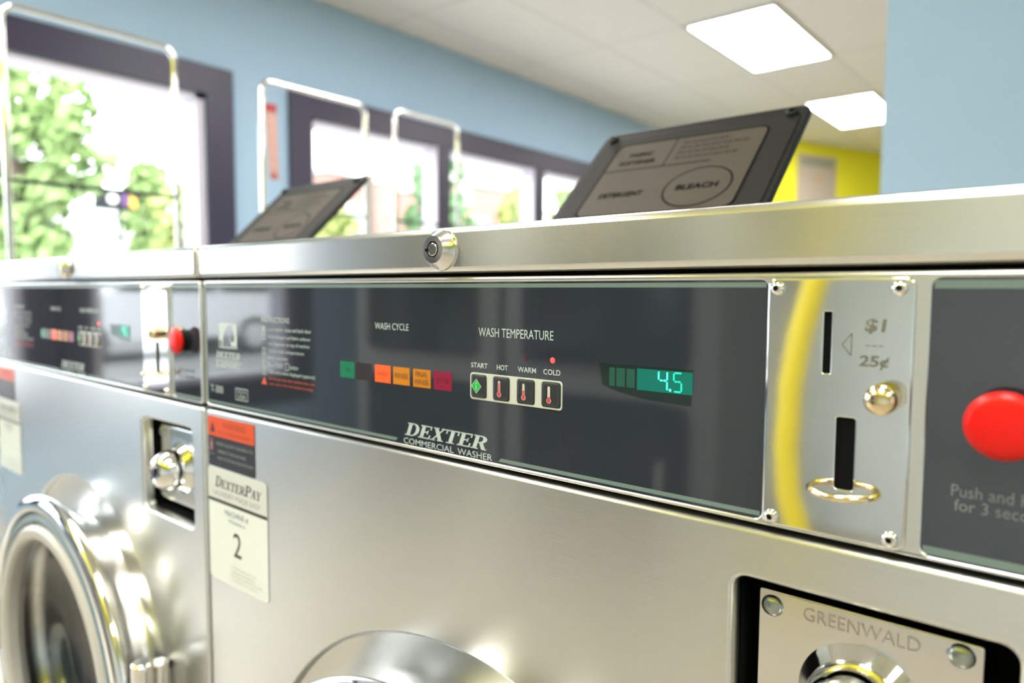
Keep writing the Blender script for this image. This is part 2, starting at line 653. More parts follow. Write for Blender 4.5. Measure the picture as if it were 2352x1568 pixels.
def wall_with_openings(name, xa, xb, y0, y1, z0, z1, opens, m):
    mb = MB()
    opens = sorted(opens)
    y = y0
    for a, b, za, zb in opens:
        if a > y:
            mb.box(xa, xb, y, a, z0, z1, m)
        mb.box(xa, xb, a, b, z0, za, m)
        mb.box(xa, xb, a, b, zb, z1, m)
        y = b
    if y < y1:
        mb.box(xa, xb, y, y1, z0, z1, m)
    return structure(mb.build(name, smooth=False))


structure(MB().box(-3.3, XR + .15, YB - .15, YF + .2, -0.08, 0.0, FLOOR).build('floor', smooth=False))
structure(MB().box(-3.3, XR + .15, YB - .15, YF + .2, ZC, ZC + 0.1, CEIL).build('ceiling', smooth=False))
wall_with_openings('wall_left', XW - 0.16, XW, YB - .1, 8.3, 0, ZC, [(a, b, Z_SILL, Z_HEAD) for a, b in WIN], BLUEWALL)
structure(MB().box(XW - .16, XR + .15, YB - .15, YB, 0, ZC, PALEW).build('wall_rear', smooth=False))
structure(MB().box(-2.40, XR, YB, -1.98, 2.10, ZC, LIME).build('wall_bulkhead', smooth=False))
structure(MB().box(XR, XR + .15, YB, YF, 0, ZC, PALEW).build('wall_right', smooth=False))
structure(MB().box(0.09, XR, 2.2, 2.36, 0, ZC, BLUEWALL).build('wall_center', smooth=False))
# lime wall running off at an angle in the far corner
A, B = Vector((-2.28, 7.66, 0)), Vector((-0.9, 10.98, 0))
dv = (B - A).normalized()
nv = Vector((-dv.y, dv.x, 0))
mb = MB()
mb.loft([[tuple(A + Vector((0, 0, z))), tuple(B + Vector((0, 0, z))), tuple(B + nv * .15 + Vector((0, 0, z))), tuple(A + nv * .15 + Vector((0, 0, z)))]
         for z in (0, ZC)], LIME, cap0=True, cap1=True)
mb.box(XW - .16, -2.20, 7.85, 8.0, 0, ZC, LIME)
structure(mb.build('wall_far', smooth=False))
structure(MB().box(-1.0, XR, YF, YF + .15, 0, ZC, LIME).build('wall_back', smooth=False))


def window(k, y0, y1, mullions=()):
    """navy casing on the room side, pale reveal, navy mullions and glass"""
    t = 0.15
    mb = MB()
    for a, b, c, d in ((y0 - t, y1 + t, Z_HEAD, Z_HEAD + t), (y0 - t, y1 + t, Z_SILL - t, Z_SILL), (y0 - t, y0, Z_SILL, Z_HEAD), (y1, y1 + t, Z_SILL, Z_HEAD)):
        mb.box(XW, XW + 0.025, a, b, c, d, NAVY)
    for a, b in mullions:
        mb.box(XW - 0.12, XW + 0.02, a + .02, b, Z_SILL, Z_HEAD, NAVY)
        mb.box(XW - 0.12, XW + 0.012, a, a + .02, Z_SILL, Z_HEAD, JAMB)
    q = structure(mb.build('window_%d' % k, smooth=False))
    jb = MB()
    for a, b, c, d in ((y0, y1, Z_HEAD - .03, Z_HEAD), (y0, y1, Z_SILL, Z_SILL + .03), (y0, y0 + .03, Z_SILL, Z_HEAD), (y1 - .05, y1, Z_SILL, Z_HEAD)):
        jb.box(XW - 0.15, XW - 0.005, a, b, c, d, JAMB)
    jb.build('jamb', q, smooth=False)
    MB().box(XW - 0.115, XW - 0.107, y0, y1, Z_SILL, Z_HEAD, GLASS).build('pane', q, smooth=False)
    return q


window(1, -0.70, 1.57)
window(2, 2.22, 6.0, [(3.26, 3.40), (4.39, 4.54)])
window(3, -2.05, -0.98)
# ceiling lights: two by four troffers
LIGHTS = [(-1.24, 4.665, 'rectangular ceiling light nearest the blue wall, fully in view'),
          (-1.24, 7.10, 'ceiling light farther back, partly hidden behind the blue wall'),
          (-1.24, 2.22, 'warm ceiling light out of frame over the machines'),
          (-1.24, -0.22, 'warm ceiling light out of frame over the front aisle'),
          (-1.24, -1.48, 'warm ceiling light added out of frame by the dryers to brighten the lid front'),  # extra lamp, put in so the lid front reflects more light
          (0.59, -1.14, 'warm ceiling light added out of frame in the middle of the aisle for brightness'),  # added lamp, keeps the front aisle and its reflections bright
          (2.42, -1.14, 'warm ceiling light out of frame over the right of the aisle'),
          (0.90, 4.665, 'ceiling light added unseen behind the blue wall to light the lime wall, nearer one'),  # this lamp and the next are added, unseen, to brighten the lime wall
          (0.90, 7.10, 'ceiling light added unseen behind the blue wall to light the lime wall, farther one')]
for x, y, lb in LIGHTS:
    t = thing('ceiling_light', lb, 'light', (x, y, ZC), 0, 'recessed ceiling lights')
    mb = MB()
    for a, b, c, d in ((-.305, .305, -.61, -.585), (-.305, .305, .585, .61), (-.305, -.28, -.585, .585), (.28, .305, -.585, .585)):
        mb.box(a, b, c, d, -.012, 0, WHITEP)
    mb.build('light_frame', t, smooth=False)
    MB().box(-.28, .28, -.585, .585, -.008, 0, DIFF).build('diffuser', t, smooth=False)

# poster on the lime wall
ps = Vector((-2.1, 8.1, 2.655))
pt = thing('wall_poster', 'white paper notice with grey heading taped to the lime wall', 'poster', (0, 0, 0), 0)
mb = MB()


def onwall(s, z, off=0.006):
    p = A + dv * s - nv * off
    return (p.x, p.y, z)


s0 = (Vector((-2.10, 8.10, 0)) - A).dot(dv)
s1 = s0 + 0.66
for a, b, c, d, mm, off in ((s0, s1, 2.10, 2.66, mat('poster_paper', s2l(226, 212, 196, .62), .6), .006),
                            (s0 + .06, s1 - .04, 2.53, 2.62, mat('poster_grey', s2l(150, 152, 138), .6), .008),
                            (s0 + .22, s0 + .42, 2.36, 2.41, mat('poster_brown', s2l(186, 158, 130), .6), .008)):
    mb.add([onwall(a, c, off), onwall(b, c, off), onwall(b, d, off), onwall(a, d, off)], [(0, 1, 2, 3)], mm)
mb.build('paper_sheet', pt, smooth=False)

# ------------------------------------------------------------------ washing machine
WM_GROUP = 'row of front-loading coin washers'
M0 = thing('washing_machine', 'stainless front-load coin washer filling most of the picture, nearest the camera', 'washing machine', (0, 0, 0), 0, WM_GROUP)
X0, X1 = 0.0035, 0.6565
DC = (0.333, 0.571)            # door centre

# cabinet shell (sides, back, base) with dark backing behind the seams
mb = MB()
mb.box(X0, X0 + .012, .014, .75, .04, 1.060, STEEL)
mb.box(X1 - .012, X1, .014, .75, .04, 1.060, STEEL)
mb.box(X0 + .012, X1 - .012, .738, .75, .04, 1.060, STEEL)
mb.box(X0 + .012, X1 - .012, .014, .738, .04, .06, STEEL)
mb.box(X0 + .012, X1 - .012, .010, .020, .925, .945, BLACK)
mb.box(X0 + .012, X1 - .012, .010, .020, 1.052, 1.075, BLACK)
mb.box(X0 - .0025, X0 + .004, .012, .022, .05, 1.085, BLACK)
mb.box(X1 - .004, X1 + .0025, .012, .022, .05, 1.085, BLACK)
mb.box(X0 + .03, X1 - .03, .05, .72, 0.0, .04, BLACK)
mb.build('cabinet', M0, smooth=False)

# lower front sheet with the door dish and coin-box opening
VX0, VX1, VZ0, VZ1 = 0.5200, 0.6335, 0.8135, 0.9135
mb = MB()
mb.plate(rrect(X0, X1, .055, .9375, .004), [circ(DC[0], DC[1], .241, 96), rrect(VX0, VX1, VZ0, VZ1, .007)], 0.0, .012, .0022, STEEL, .0022)
mb.lathe([(.2408, .0030), (.2400, .0080), (.237, .0092), (.186, .0095)], DC[0], DC[1], STEEL, 96)
mb.build('front_panel', M0)

# console sheet with openings
mb = MB()
mb.plate(rrect(X0, X1, .9405, 1.0585, .004), [rrect(.0062, .5325, .9432, 1.0548, .003), rrect(.5985, .6545, .9425, 1.0553, .004)], 0.0, .012, .0016, STEEL, .0012)
mb.build('console', M0)

# lid
mb = MB()
mb.box(X0 - .001, X1 + .001, -.004, .752, 1.0608, 1.090, STEEL_LID, .004)
lid = mb.build('lid', M0)
# tubular lock
mb = MB()
LX, LZ = 0.325, 1.0755
mb.lathe([(.0135, .000), (.0133, -.0016), (.0125, -.002), (.0095, -.0075), (.0088, -.0082), (.0052, -.0083), (.0052, -.0070), (.0041, -.0070), (.0041, -.0084)], LX, LZ, CHROME_SOFT, 40, -.004)
lk = mb.build('lid_lock', lid)
lk['label'] = 'round key lock on the lid front'
mb = MB()
mb.dome([(.0001, -.0086), (.0036, -.0086), (.0041, -.0082)], LX, LZ, CHROME_SOFT, 28, -.004)
mb.lathe([(.0042, -.0078), (.0051, -.0078)], LX, LZ, BLACK, 28, -.004)
mb.box(LX - .0064, LX - .0034, -.01275, -.0120, LZ - .0012, LZ + .0006, BLACK)
mb.build('lock_core', lk)

# ---- control panel (charcoal overlay with all its printing)
mb = MB()
Y = .0006
mb.box(.0060, .5328, Y, .010, .9430, 1.0550, OVER)
T = Y - .00012
mb.rect(.0068, .5320, 1.0516, 1.0540, T, STRIPE)
mb.poly([(.0068, .9445), (.2745, .9445), (.2762, .9468), (.0068, .9468)], T, STRIPE)
mb.poly([(.3695, .9445), (.5320, .9445), (.5320, .9468), (.3715, .9468)], T, STRIPE)
mb.rect(.0068, .0080, .9445, 1.0540, T, STRIPE)
# brand block
serif(mb, 'DEXTER', .2836, .3590, .9498, .9588, T, PRINT, 0.42)
mb.text('COMMERCIAL', .2825, .3310, .9439, .9480, T, PRINT)
mb.text('WASHER', .3345, .3645, .9439, .9480, T, PRINT)
# horse-head emblem
mb.frame(.0300, .0615, .9970, 1.0195, .0011, T, PRINT)
mb.poly([(.0311, 1.0185), (.0605, 1.0185), (.0605, .9990), (.0515, .9990), (.0500, 1.0040), (.0475, 1.0085), (.0478, 1.0050), (.0535, 1.0020), (.0575, 1.0050),
         (.0570, 1.0085), (.0545, 1.0150), (.0525, 1.0180), (.0460, 1.0172), (.0410, 1.0130), (.0375, 1.0070), (.0365, .9985), (.0345, .9985), (.0345, 1.0060), (.0330, 1.0030), (.0311, 1.0040)], T, PRINT)
serif(mb, 'DEXTER', .0235, .0655, .9875, .9932, T, PRINT, 0.4)
mb.rect(.0225, .0685, .9848, .9854, T, PRINT)
serif(mb, 'LAUNDRY', .0235, .0665, .9790, .9842, T, PRINT, 0.4)
mb.text('T-300', .0125, .0350, .9545, .9612, T, PRINT)
mb.frame(.0572, .0780, .9512, .9620, .0007, T, PRINT)
mb.text('MADE IN', .0605, .0750, .9578, .9600, T, PRINT)
mb.text('USA', .0610, .0745, .9530, .9565, T, PRINT)
# instructions
mb.text('INSTRUCTIONS', .1030, .1440, 1.0225, 1.0268, T, PRINT)
lines = [('1', 'Load washer, close and latch door', 1.0155, .1745), ('2', 'Add detergent and fabric softener', 1.0090, .1735),
         ('', 'into dispenser on top of machine', 1.0032, .1718), ('3', 'Select wash temperature', .9972, .1640), ('4', 'Insert payment', .9914, .1412), ('', '', 0, 0)]
for n, s, z, xe in lines:
    if s:
        mb.text(s, .1125, xe, z - .0006, z + .0030, T, PRINT)
    if n:
        mb.frame(.1025, .1085, z - .0014, z + .0038, .0005, T, PRINT)
        mb.text(n, .1043, .1065, z - .0004, z + .0029, T, PRINT)
mb.frame(.1025, .1085, .9840, .9892, .0005, T, PRINT)
mb.text('5', .1043, .1065, .9850, .9883, T, PRINT)
mb.text('Press START', .1125, .1345, .9850, .9884, T, PRINT)
mb.frame(.1375, .1425, .9836, .9896, .0005, T, PRINT)
mb.text('button', .1440, .1555, .9850, .9886, T, PRINT)
mb.frame(.1025, .1085, .9778, .9830, .0005, T, PRINT)
mb.text('6', .1043, .1065, .9788, .9821, T, PRINT)
mb.text('Add items when displayed (optional)', .1125, .1785, .9785, .9824, T, PRINT)
mb.poly([(.1010, .9695), (.1094, .9695), (.1054, .9762)], T, ORANGE_P)
mb.text('Do not open door after machine starts, until', .1125, .1782, .9735, .9764, T, ORANGE_P)
mb.text('wash cycle is over and stopped to empty', .1125, .1760, .9692, .9720, T, ORANGE_P)
# headings
mb.text('WASH CYCLE', .2524, .2880, 1.0221, 1.0268, T, PRINT)
mb.text('WASH TEMPERATURE', .3528, .4108, 1.0213, 1.0268, T, PRINT)
for s, a, b in (('START', .3465, .3605), ('HOT', .3680, .3768), ('WARM', .3846, .3984), ('COLD', .4038, .4160)):
    mb.text(s, a, b, 1.0014, 1.0046, T, PRINT, 0, .012)
panel = mb.build('control_panel', M0, smooth=False)

# cycle lights behind the overlay windows
for x0, x1, mm, lines_ in ((.2113, .2286, CY_G, ('ON',)), (.2305, .2485, CY_K, ()), (.2520, .2690, CY_O, ('WASH',)), (.2718, .2890, CY_A, ('RINSE',)),
                           (.2924, .3096, CY_A, ('FINAL', 'RINSE')), (.3124, .3294, CY_M, ('STOP',))):
    mb = MB()
    mb.rect(x0, x1, .9843, .9966, T, mm)
    c = (x0 + x1) / 2
    zc = .9905
    tone = CYTXT if mm in (CY_A, CY_O) else mat('cycle_text_dark_' + mm.name, tuple(v * .55 for v in mm.node_tree.nodes['Principled BSDF'].inputs['Base Color'].default_value[:3]), .3)
    for k, s in enumerate(lines_):
        z = zc + (.0026 if len(lines_) == 2 and k == 0 else (-.0026 if len(lines_) == 2 else 0))
        hw = {'ON': .0032, 'WASH': .0060, 'RINSE': .0068, 'FINAL': .0062, 'STOP': .0060}[s]
        mb.text(s, c - hw, c + hw, z - .0018, z + .0018, T - .0001, tone)
    q = mb.build('cycle_light', panel, smooth=False)
    q['label'] = {CY_G.name: 'green cycle light', CY_K.name: 'dark unlit cycle light', CY_O.name: 'orange cycle light reading WASH',
                  CY_A.name: 'amber cycle light reading ' + ' '.join(lines_), CY_M.name: 'magenta cycle light'}[mm.name]

# button frame, buttons, indicator lamps
mb = MB()
mb.plate(rrect(.3460, .4176, .9814, .9983, .0022), [], T - .0003, .0004, .0001, CREAM)
mb.build('button_frame', panel)
BX = [(.3473, .3598), (.3656, .3784), (.3846, .3976), (.4032, .4164)]
for k, (a, b) in enumerate(BX):
    mb = MB()
    z0, z1 = .9829, .9970
    rr = rrect(a, b, z0, z1, .0014)
    loops = [[(p[0], T - .0004, p[1]) for p in rr(-.0003)], [(p[0], T - .00045, p[1]) for p in rr(0)]]
    mb.loft(loops, BLACK)
    loops = [[(p[0], T - dy, p[1]) for p in rr(i)] for i, dy in ((0.0001, .0004), (.0004, .0010), (.0016, .0014), (.0030, .00145))]
    mb.loft(loops, BTN, cap1=True)
    c, zc = (a + b) / 2, .9900
    yy = T - .00158
    if k == 0:
        c -= .0012
        mb.poly([(c - .0043, zc), (c, zc - .0047), (c + .0043, zc), (c, zc + .0047)], yy, WHITE_I)
        mb.poly([(c - .0038, zc), (c, zc - .0041), (c + .0038, zc), (c, zc + .0041)], yy - .0001, GREEN_D)
        mb.rect(c - .0003, c + .0003, zc - .0022, zc + .0008, yy - .0002, WHITE_I)
        mb.rect(c - .0003, c + .0004, zc + .0014, zc + .0022, yy - .0002, WHITE_I)
    else:
        c -= .0008
        mb.poly(disc(c, zc - .0034, .00165), yy, WHITE_I)
        mb.poly([(c - .0009, zc - .003), (c + .0009, zc - .003), (c + .0009, zc + .0042), (c + .0004, zc + .0049), (c - .0004, zc + .0049), (c - .0009, zc + .0042)], yy, WHITE_I)
        mb.poly(disc(c, zc - .0034, .00125), yy - .0001, RED_I)
        top = (.0036, .0008, -.0012)[k - 1]
        mb.rect(c - .00048, c + .00048, zc - .003, zc + top, yy - .0001, RED_I)
    q = mb.build('start_button' if k == 0 else 'temperature_button', panel)
    q['label'] = ('dark button with green diamond under START', 'dark button with tall red thermometer under HOT',
                  'dark button with half-full thermometer under WARM', 'dark button with low thermometer under COLD')[k]
for x, mm in ((.3909, LEDOFF), (.4104, LEDON)):
    mb = MB()
    mb.dome([(.0001, -.0003), (.0009, -.00028), (.0015, -.0001), (.0017, 0)] if mm is LEDON else [(.0001, -.0002), (.0013, -.0001)], x, 1.0099, mm, 20, T)
    q = mb.build('indicator_lamp', panel)
    q['label'] = 'lit red indicator above COLD' if mm is LEDON else 'unlit indicator above WARM'

# numeric display
mb = MB()
mb.poly([(.4420, 1.0108), (.4970, 1.0108), (.4962, .9925), (.4700, .9935), (.4540, .9960), (.4440, .9990)], T, DISPBK)
t2 = T - .0001
for a, b in ((.4485, .4520), (.4530, .4582), (.4592, .4642)):
    mb.rect(a, b, .9988, 1.0088, t2, DISP2)
mb.rect(.4655, .4968, .9981, 1.0094, t2, DISP)
t3 = T - .0002


def seg(pts, m):
    mb.poly(pts, t3, m)


def hbar(x0, x1, z, m, h=.00042):
    mb.poly([(x0, z - h), (x1, z - h), (x1 + .0003, z), (x1, z + h), (x0, z + h), (x0 - .0003, z)], t3, m)


def vbar(x, z0, z1, m, h=.00042):
    mb.poly([(x - h, z0), (x + h, z0), (x + h, z1), (x - h, z1)], t3, m)


ax0, ax1, zt, zm, zb = .4781, .4829, 1.0086, 1.0042, .9995
vbar(ax0, zm + .0004, zt, SEG)
vbar(ax1, zm + .0004, zt, SEG)
vbar(ax1, zb, zm - .0006, SEG)
hbar(ax0 + .0009, ax0 + .0021, zm, SEG)
hbar(ax1 - .0019, ax1 - .0007, zm, SEG)
mb.poly(disc(.48465, .9996, .0007), t3, SEG)
bx0, bx1 = .4866, .4908
hbar(bx0 + .0005, bx1 - .0003, zt, SEG2)
vbar(bx0, zm + .0005, zt - .0004, SEG2)
hbar(bx0 + .0006, bx0 + .0018, zm, SEG2)
hbar(bx1 - .0018, bx1 - .0006, zm, SEG2)
vbar(bx1, zb, zm - .0006, SEG2)
hbar(bx0 + .0005, bx1 - .0005, zb - .0004, SEG2)
q = mb.build('digital_display', panel, smooth=False)
q['label'] = 'green digital display showing 4.5'

# ---- coin plate
mb = MB()
mb.plate(rrect(.5334, .5932, .9422, 1.0562, .0042), [rrect(.5584, .5616, 1.0144, 1.0410, .0004), rrect(.5649, .5725, .9645, .9957, .0010)], -.0022, .0024, .0014, STEEL_PL, .0006)
mb.box(.553, .577, -.0008, .004, .955, 1.045, BLACK)
ty = -.0023
for a, b in (((.5660, 1.0272), (.5699, 1.0321)), ((.5699, 1.0321), (.5698, 1.0226)), ((.5698, 1.0226), (.5660, 1.0272))):
    va, vb = Vector((a[0], a[1], 0)), Vector((b[0], b[1], 0))
    d = (vb - va).normalized()
    nn = Vector((-d.y, d.x, 0)) * .00022
    mb.poly([tuple((va + nn))[:2], tuple((vb + nn))[:2], tuple((vb - nn))[:2], tuple((va - nn))[:2]], ty, ENGRAVE)
mb.text('$1', .5746, .5824, 1.0322, 1.0386, ty, ENGRAVE, .1, .03)
for k in range(3):
    mb.rect(.5752 + k * .0025, .5772 + k * .0025, 1.0270, 1.0274, ty, ENGRAVE)
mb.text('25\u00a2', .5728, .5842, 1.0172, 1.0232, ty, ENGRAVE, .1, .03)
plate = mb.build('coin_plate', M0)
for sx, sz in ((.538, 1.0512), (.5874, 1.0513), (.5382, .9465), (.5876, .9470)):
    mb = MB()
    mb.lathe([(.0033, .0), (.0032, -.0010), (.0024, -.0021), (.0013, -.0025), (.0013, -.0015)], sx, sz, CHROME, 24, -.0022)
    star = []
    for k in range(12):
        r = .0014 if k % 2 == 0 else .0009
        star.append((sx + r * math.cos(PI * k / 6), sz + r * math.sin(PI * k / 6)))
    mb.poly(star, -.0047, BLACK)
    mb.build('screw', plate)
mb = MB()
BXC, BZC = .5842, 1.0062
mb.dome([(.0001, -.0150), (.0025, -.0149), (.0047, -.0140), (.0060, -.0122), (.0063, -.0105), (.0063, -.001), (.0064, -.0005), (.0064, 0)], BXC, BZC, BRASS, 36, -.0022)
q = mb.build('return_button', plate)
q['label'] = 'brass coin-return push button'
mb = MB()
arc = [(.5688 - .0135 * math.cos(PI * k / 24), -.0015 - .0150 * math.sin(PI * k / 24), .9642) for k in range(25)]
mb.tube(arc, .0016, BRASS, 12)
q = mb.build('pull_ring', plate)
q['label'] = 'brass half-ring pull under the coin slot'

# ---- red button panel
mb = MB()
mb.box(.5983, .6547, Y, .010, .9422, 1.0555, OVER)
mb.rect(.5992, .6540, 1.0512, 1.0546, T, STRIPE)
mb.rect(.5992, .6540, .9432, .9466, T, STRIPE)
GHOST = mat('faded_print', s2l(104, 108, 112, 1.1), .3)
mb.text('Push and Hold', .6082, .6420, .9688, .9736, T, GHOST)
mb.text('for 3 seconds', .6094, .6420, .9632, .9678, T, GHOST)
rp = mb.build('button_panel', M0, smooth=False)
mb = MB()
RX, RZ = .6250, 1.0002
mb.lathe([(.0105, .0), (.0105, -.0035), (.0088, -.004), (.0088, -.005)], RX, RZ, BLACKPL, 40)
mb.dome([(.0001, -.0124), (.0055, -.0122), (.0100, -.0115), (.0122, -.0104), (.0130, -.0091), (.0128, -.0078), (.0090, -.0066), (.0078, -.0040)], RX, RZ, RED_B, 48)
q = mb.build('red_push_button', rp)
q['label'] = 'large red mushroom push button'

# ---- coin box recess
mb = MB()
D = .017
mb.box(VX0 - .002, VX0, .011, .060, VZ0 - .002, VZ1 + .002, BLACK)
mb.box(VX1, VX1 + .002, .011, .060, VZ0 - .002, VZ1 + .002, BLACK)
mb.box(VX0, VX1, .011, .060, VZ1, VZ1 + .002, BLACK)
mb.box(VX0, VX1, .011, .060, VZ0 - .002, VZ0, BLACK)
mb.box(VX0, VX1, .056, .060, VZ0, VZ1, BLACK)
box = mb.build('coin_box', M0, smooth=False)
box['label'] = 'recessed coin box behind the front panel'
mb = MB()
mb.plate(rrect(.5268, .6212, .8225, .9043, .002), [], .0160, .030, .0012, CHROME_SOFT)
mb.text('GREENWALD', .5487, .5978, .8938, .9002, .0158, EMBOSS)
fp = mb.build('vault_face', box)
fp['label'] = 'satin steel vault face'
for sx, sz in ((.5340, .8964), (.6127, .8978), (.5340, .8305), (.6127, .8305)):
    mb = MB()
    mb.dome([(.0001, -.0030), (.0022, -.0028), (.0040, -.0020), (.0051, -.0008), (.0054, 0)], sx, sz, mat('zinc_bolt', (.36, .39, .36), .28, 1.0), 28, .0160)
    mb.build('bolt', box)
mb = MB()
KX, KZ = .5745, .8625
mb.dome([(.0001, -.0270), (.0060, -.0272), (.0075, -.0276), (.0095, -.0282), (.0130, -.0270), (.0175, -.0225), (.0205, -.0160), (.0215, -.0110), (.0215, -.0060), (.0240, -.0030), (.0262, -.0008), (.0270, 0)], KX, KZ, CHROME, 56, .0160)
mb.box(KX - .0020, KX + .0020, -.0116, -.0105, KZ - .0045, KZ + .0045, BLACK)
q = mb.build('vault_lock', box)
q['label'] = 'domed chrome vault lock with a square keyhole'

# ---- door
mb = MB()
dx, dz = DC
prof = [(.190, .0110), (.193, -.002), (.203, -.012), (.2165, -.025), (.2232, -.031), (.2240, -.035), (.2225, -.0395), (.2165, -.0430), (.209, -.0440), (.2050, -.0425), (.203, -.036)]
mb.lathe(prof, dx, dz, CHROME, 128)
door = mb.build('door', M0, angle=50)
door['label'] = 'round chrome porthole door'
mb = MB()
mb.lathe([(.2035, -.034), (.199, -.041), (.194, -.0425), (.190, -.040), (.1885, -.030)], dx, dz, GASKET, 112)
mb.build('gasket', door)
mb = MB()
mb.lathe([(.1890, -.030), (.187, -.041), (.182, -.045), (.172, -.0445), (.168, -.040), (.166, -.022)], dx, dz, WHITERUB, 112)
q = mb.build('inner_ring', door)
q['label'] = 'white inner ring of the door'
BOWL = mat('door_glass', (.92, .95, .93), .02, trans=1.0)
BOWL.node_tree.nodes['Principled BSDF'].inputs['IOR'].default_value = 1.45
BOWL.node_tree.nodes['Principled BSDF'].inputs['Alpha'].default_value = 0.45
mb = MB()
mb.dome([(.0001, .040), (.06, .040), (.10, .034), (.135, .018), (.155, -.008), (.164, -.026), (.168, -.028), (.168, -.030), (.162, -.030), (.152, -.012), (.132, .012), (.10, .027), (.06, .033), (.0001, .034)], dx, dz, BOWL, 72)
mb.build('door_glass', door)
for hz in (.672, .470):
    mb = MB()
    mb.cyl((.5790, -.031, hz - .075), (.5790, -.031, hz - .002), .0105, .0105, CHROME, 24)
    mb.cyl((.5790, -.031, hz - .002), (.5790, -.031, hz), .0105, .0085, CHROME, 24)
    mb.cyl((.5700, -.010, hz - .085), (.5700, -.010, hz - .012), .0095, .0095, CHROME, 24)
    mb.box(.5560, .5750, -.028, -.001, hz - .065, hz - .02, CHROME_SOFT)
    mb.build('hinge', door)
mb = MB()
mb.box(.088, .118, -.058, -.036, .530, .610, CHROME_SOFT, .006)
mb.box(.084, .104, -.062, .0005, .545, .595, CHROME_SOFT, .004)
mb.build('door_handle', door)
# drum
mb = MB()
mb.lathe([(.206, .012), (.205, .060)], dx, dz, GASKET, 72)
mb.lathe([(.205, .060), (.212, .075), (.250, .080), (.250, .46), (.10, .48), (.0005, .48)], dx, dz, DARKSTEEL, 72)
drum = mb.build('drum', M0)
for k in range(3):
    mb = MB()
    a = 2 * PI * k / 3 + .4
    c, s = math.cos(a), math.sin(a)
    mb.add([(dx + c * .249 - s * .05, .10, dz + s * .249 + c * .05), (dx + c * .249 + s * .05, .10, dz + s * .249 - c * .05), (dx + c * .18, .12, dz + s * .18),
            (dx + c * .249 - s * .05, .45, dz + s * .249 + c * .05), (dx + c * .249 + s * .05, .45, dz + s * .249 - c * .05), (dx + c * .18, .44, dz + s * .18)],
           [(0, 1, 2), (0, 2, 5, 3), (1, 4, 5, 2), (3, 5, 4)], DARKSTEEL)
    mb.build('drum_lifter', drum)

# ---- stickers
mb = MB()
sy = -.0004
mb.plate(rrect(.0068, .0888, .8845, .9320, .0015), [], sy, .0004, .0001, STK_DK)
mb.poly(rrect(.0068, .0888, .9135, .9320, .0015)(0), sy - .0001, STK_OR)
INKO = mat('sticker_ink_on_orange', s2l(120, 52, 30), .4)
mb.poly([(.0115, .9170), (.0205, .9170), (.0160, .9275)], sy - .0002, STK_DK)
mb.text('WARNING', .0340, .0740, .9225, .9282, sy - .0002, INKO)
mb.text('RISK OF SERIOUS INJURY', .0260, .0830, .9158, .9194, sy - .0002, INKO)
SOFT = mat('sticker_soft_white', s2l(170, 172, 176, .62), .4)
mb.text('NEVER ALLOW CHILDREN TO', .0225, .0865, .9055, .9085, sy - .0002, SOFT)
mb.text('OPERATE THE MACHINE', .0245, .0740, .8983, .9013, sy - .0002, SOFT)
mb.text('PLAY IN OR AROUND MACHINE', .0245, .0868, .8920, .8950, sy - .0002, SOFT)
mb.poly(rrect(.0085, .0190, .8985, .9120, .0006)(0), sy - .0002, mat('pictogram_plum', s2l(58, 34, 52), .4))
FIG = mat('pictogram_pink', s2l(200, 150, 150, .62), .4)
mb.poly(disc(.0137, .9095, .0011, 10), sy - .0003, FIG)
mb.poly([(.0125, .9078), (.0150, .9078), (.0160, .9040), (.0148, .9045), (.0148, .9030), (.0165, .8992), (.0150, .8992), (.0137, .9022), (.0122, .8992), (.0108, .8992), (.0126, .9030), (.0118, .9050)], sy - .0003, FIG)
mb.text('NO KIDS', .0095, .0180, .8950, .8972, sy - .0002, SOFT)
q = mb.build('warning_sticker', M0)
q['label'] = 'orange and black warning sticker'


def number_sticker(parent, digit):
    mb = MB()
    y = -.0006
    mb.plate(rrect(.0055, .1075, .7765, .8835, .0045), [], y, .0004, .0001, PAPER)
    y -= .0001
    mb.poly(rrect(.0055, .1075, .8530, .8835, .0045)(0), y, PAPER2)
    mb.rect(.0055, .1075, .8512, .8542, y - .0001, INK)
    serif(mb, 'DEXTERPAY', .0185, .0975, .8658, .8762, y - .0001, mat('sticker_grey_ink', s2l(66, 70, 74), .4), .25, .78, (0, 6))
    mb.text('LAUNDRY MADE EASY', .0150, .0975, .8575, .8625, y - .0001, mat('sticker_pale_ink', s2l(160, 164, 176, .62), .4))
    mb.text('MACHINE #', .0355, .0765, .8410, .8465, y - .0001, BLUEINK)
    mb.text('M\u00c1QUINA #', .0420, .0705, .8352, .8390, y - .0001, BLUEINK)
    if digit:
        mb.text(digit, .0500, .0635, .8055, .8280, y - .0001, INK)
    FINE = mat('fine_print', s2l(150, 146, 136), .4)
    for k, (s, e) in enumerate((('Download the app to pay', .0880), ('and start this machine', .0845), ('Descargue la aplicaci\u00f3n para pagar', .0985), ('y comenzar esta m\u00e1quina', .0890))):
        mb.text(s, .0470, e, .7935 - k * .0040, .7958 - k * .0040, y - .0001, FINE)
    mb.rect(.0445, .0448, .7805, .7975, y - .0001, FINE)
    q = mb.build('machine_number_sticker', parent)
    q['label'] = 'white machine number sticker' + (' reading ' + digit if digit else '')
    return q


stk = number_sticker(M0, '2')

# ---- dispenser lid, standing open on the top
fx0, fx1 = .205, .432
yb, zb_, yt, zt_ = .243, 1.0925, .386, 1.2275
L = math.hypot(yt - yb, zt_ - zb_)
ang = math.atan2(zt_ - zb_, yt - yb)
# local: u along x, v up the lid, front normal towards the camera
MF = Matrix(((1, 0, 0, fx0), (0, math.sin(ang), math.cos(ang), yb), (0, -math.cos(ang), math.sin(ang), zb_), (0, 0, 0, 1)))
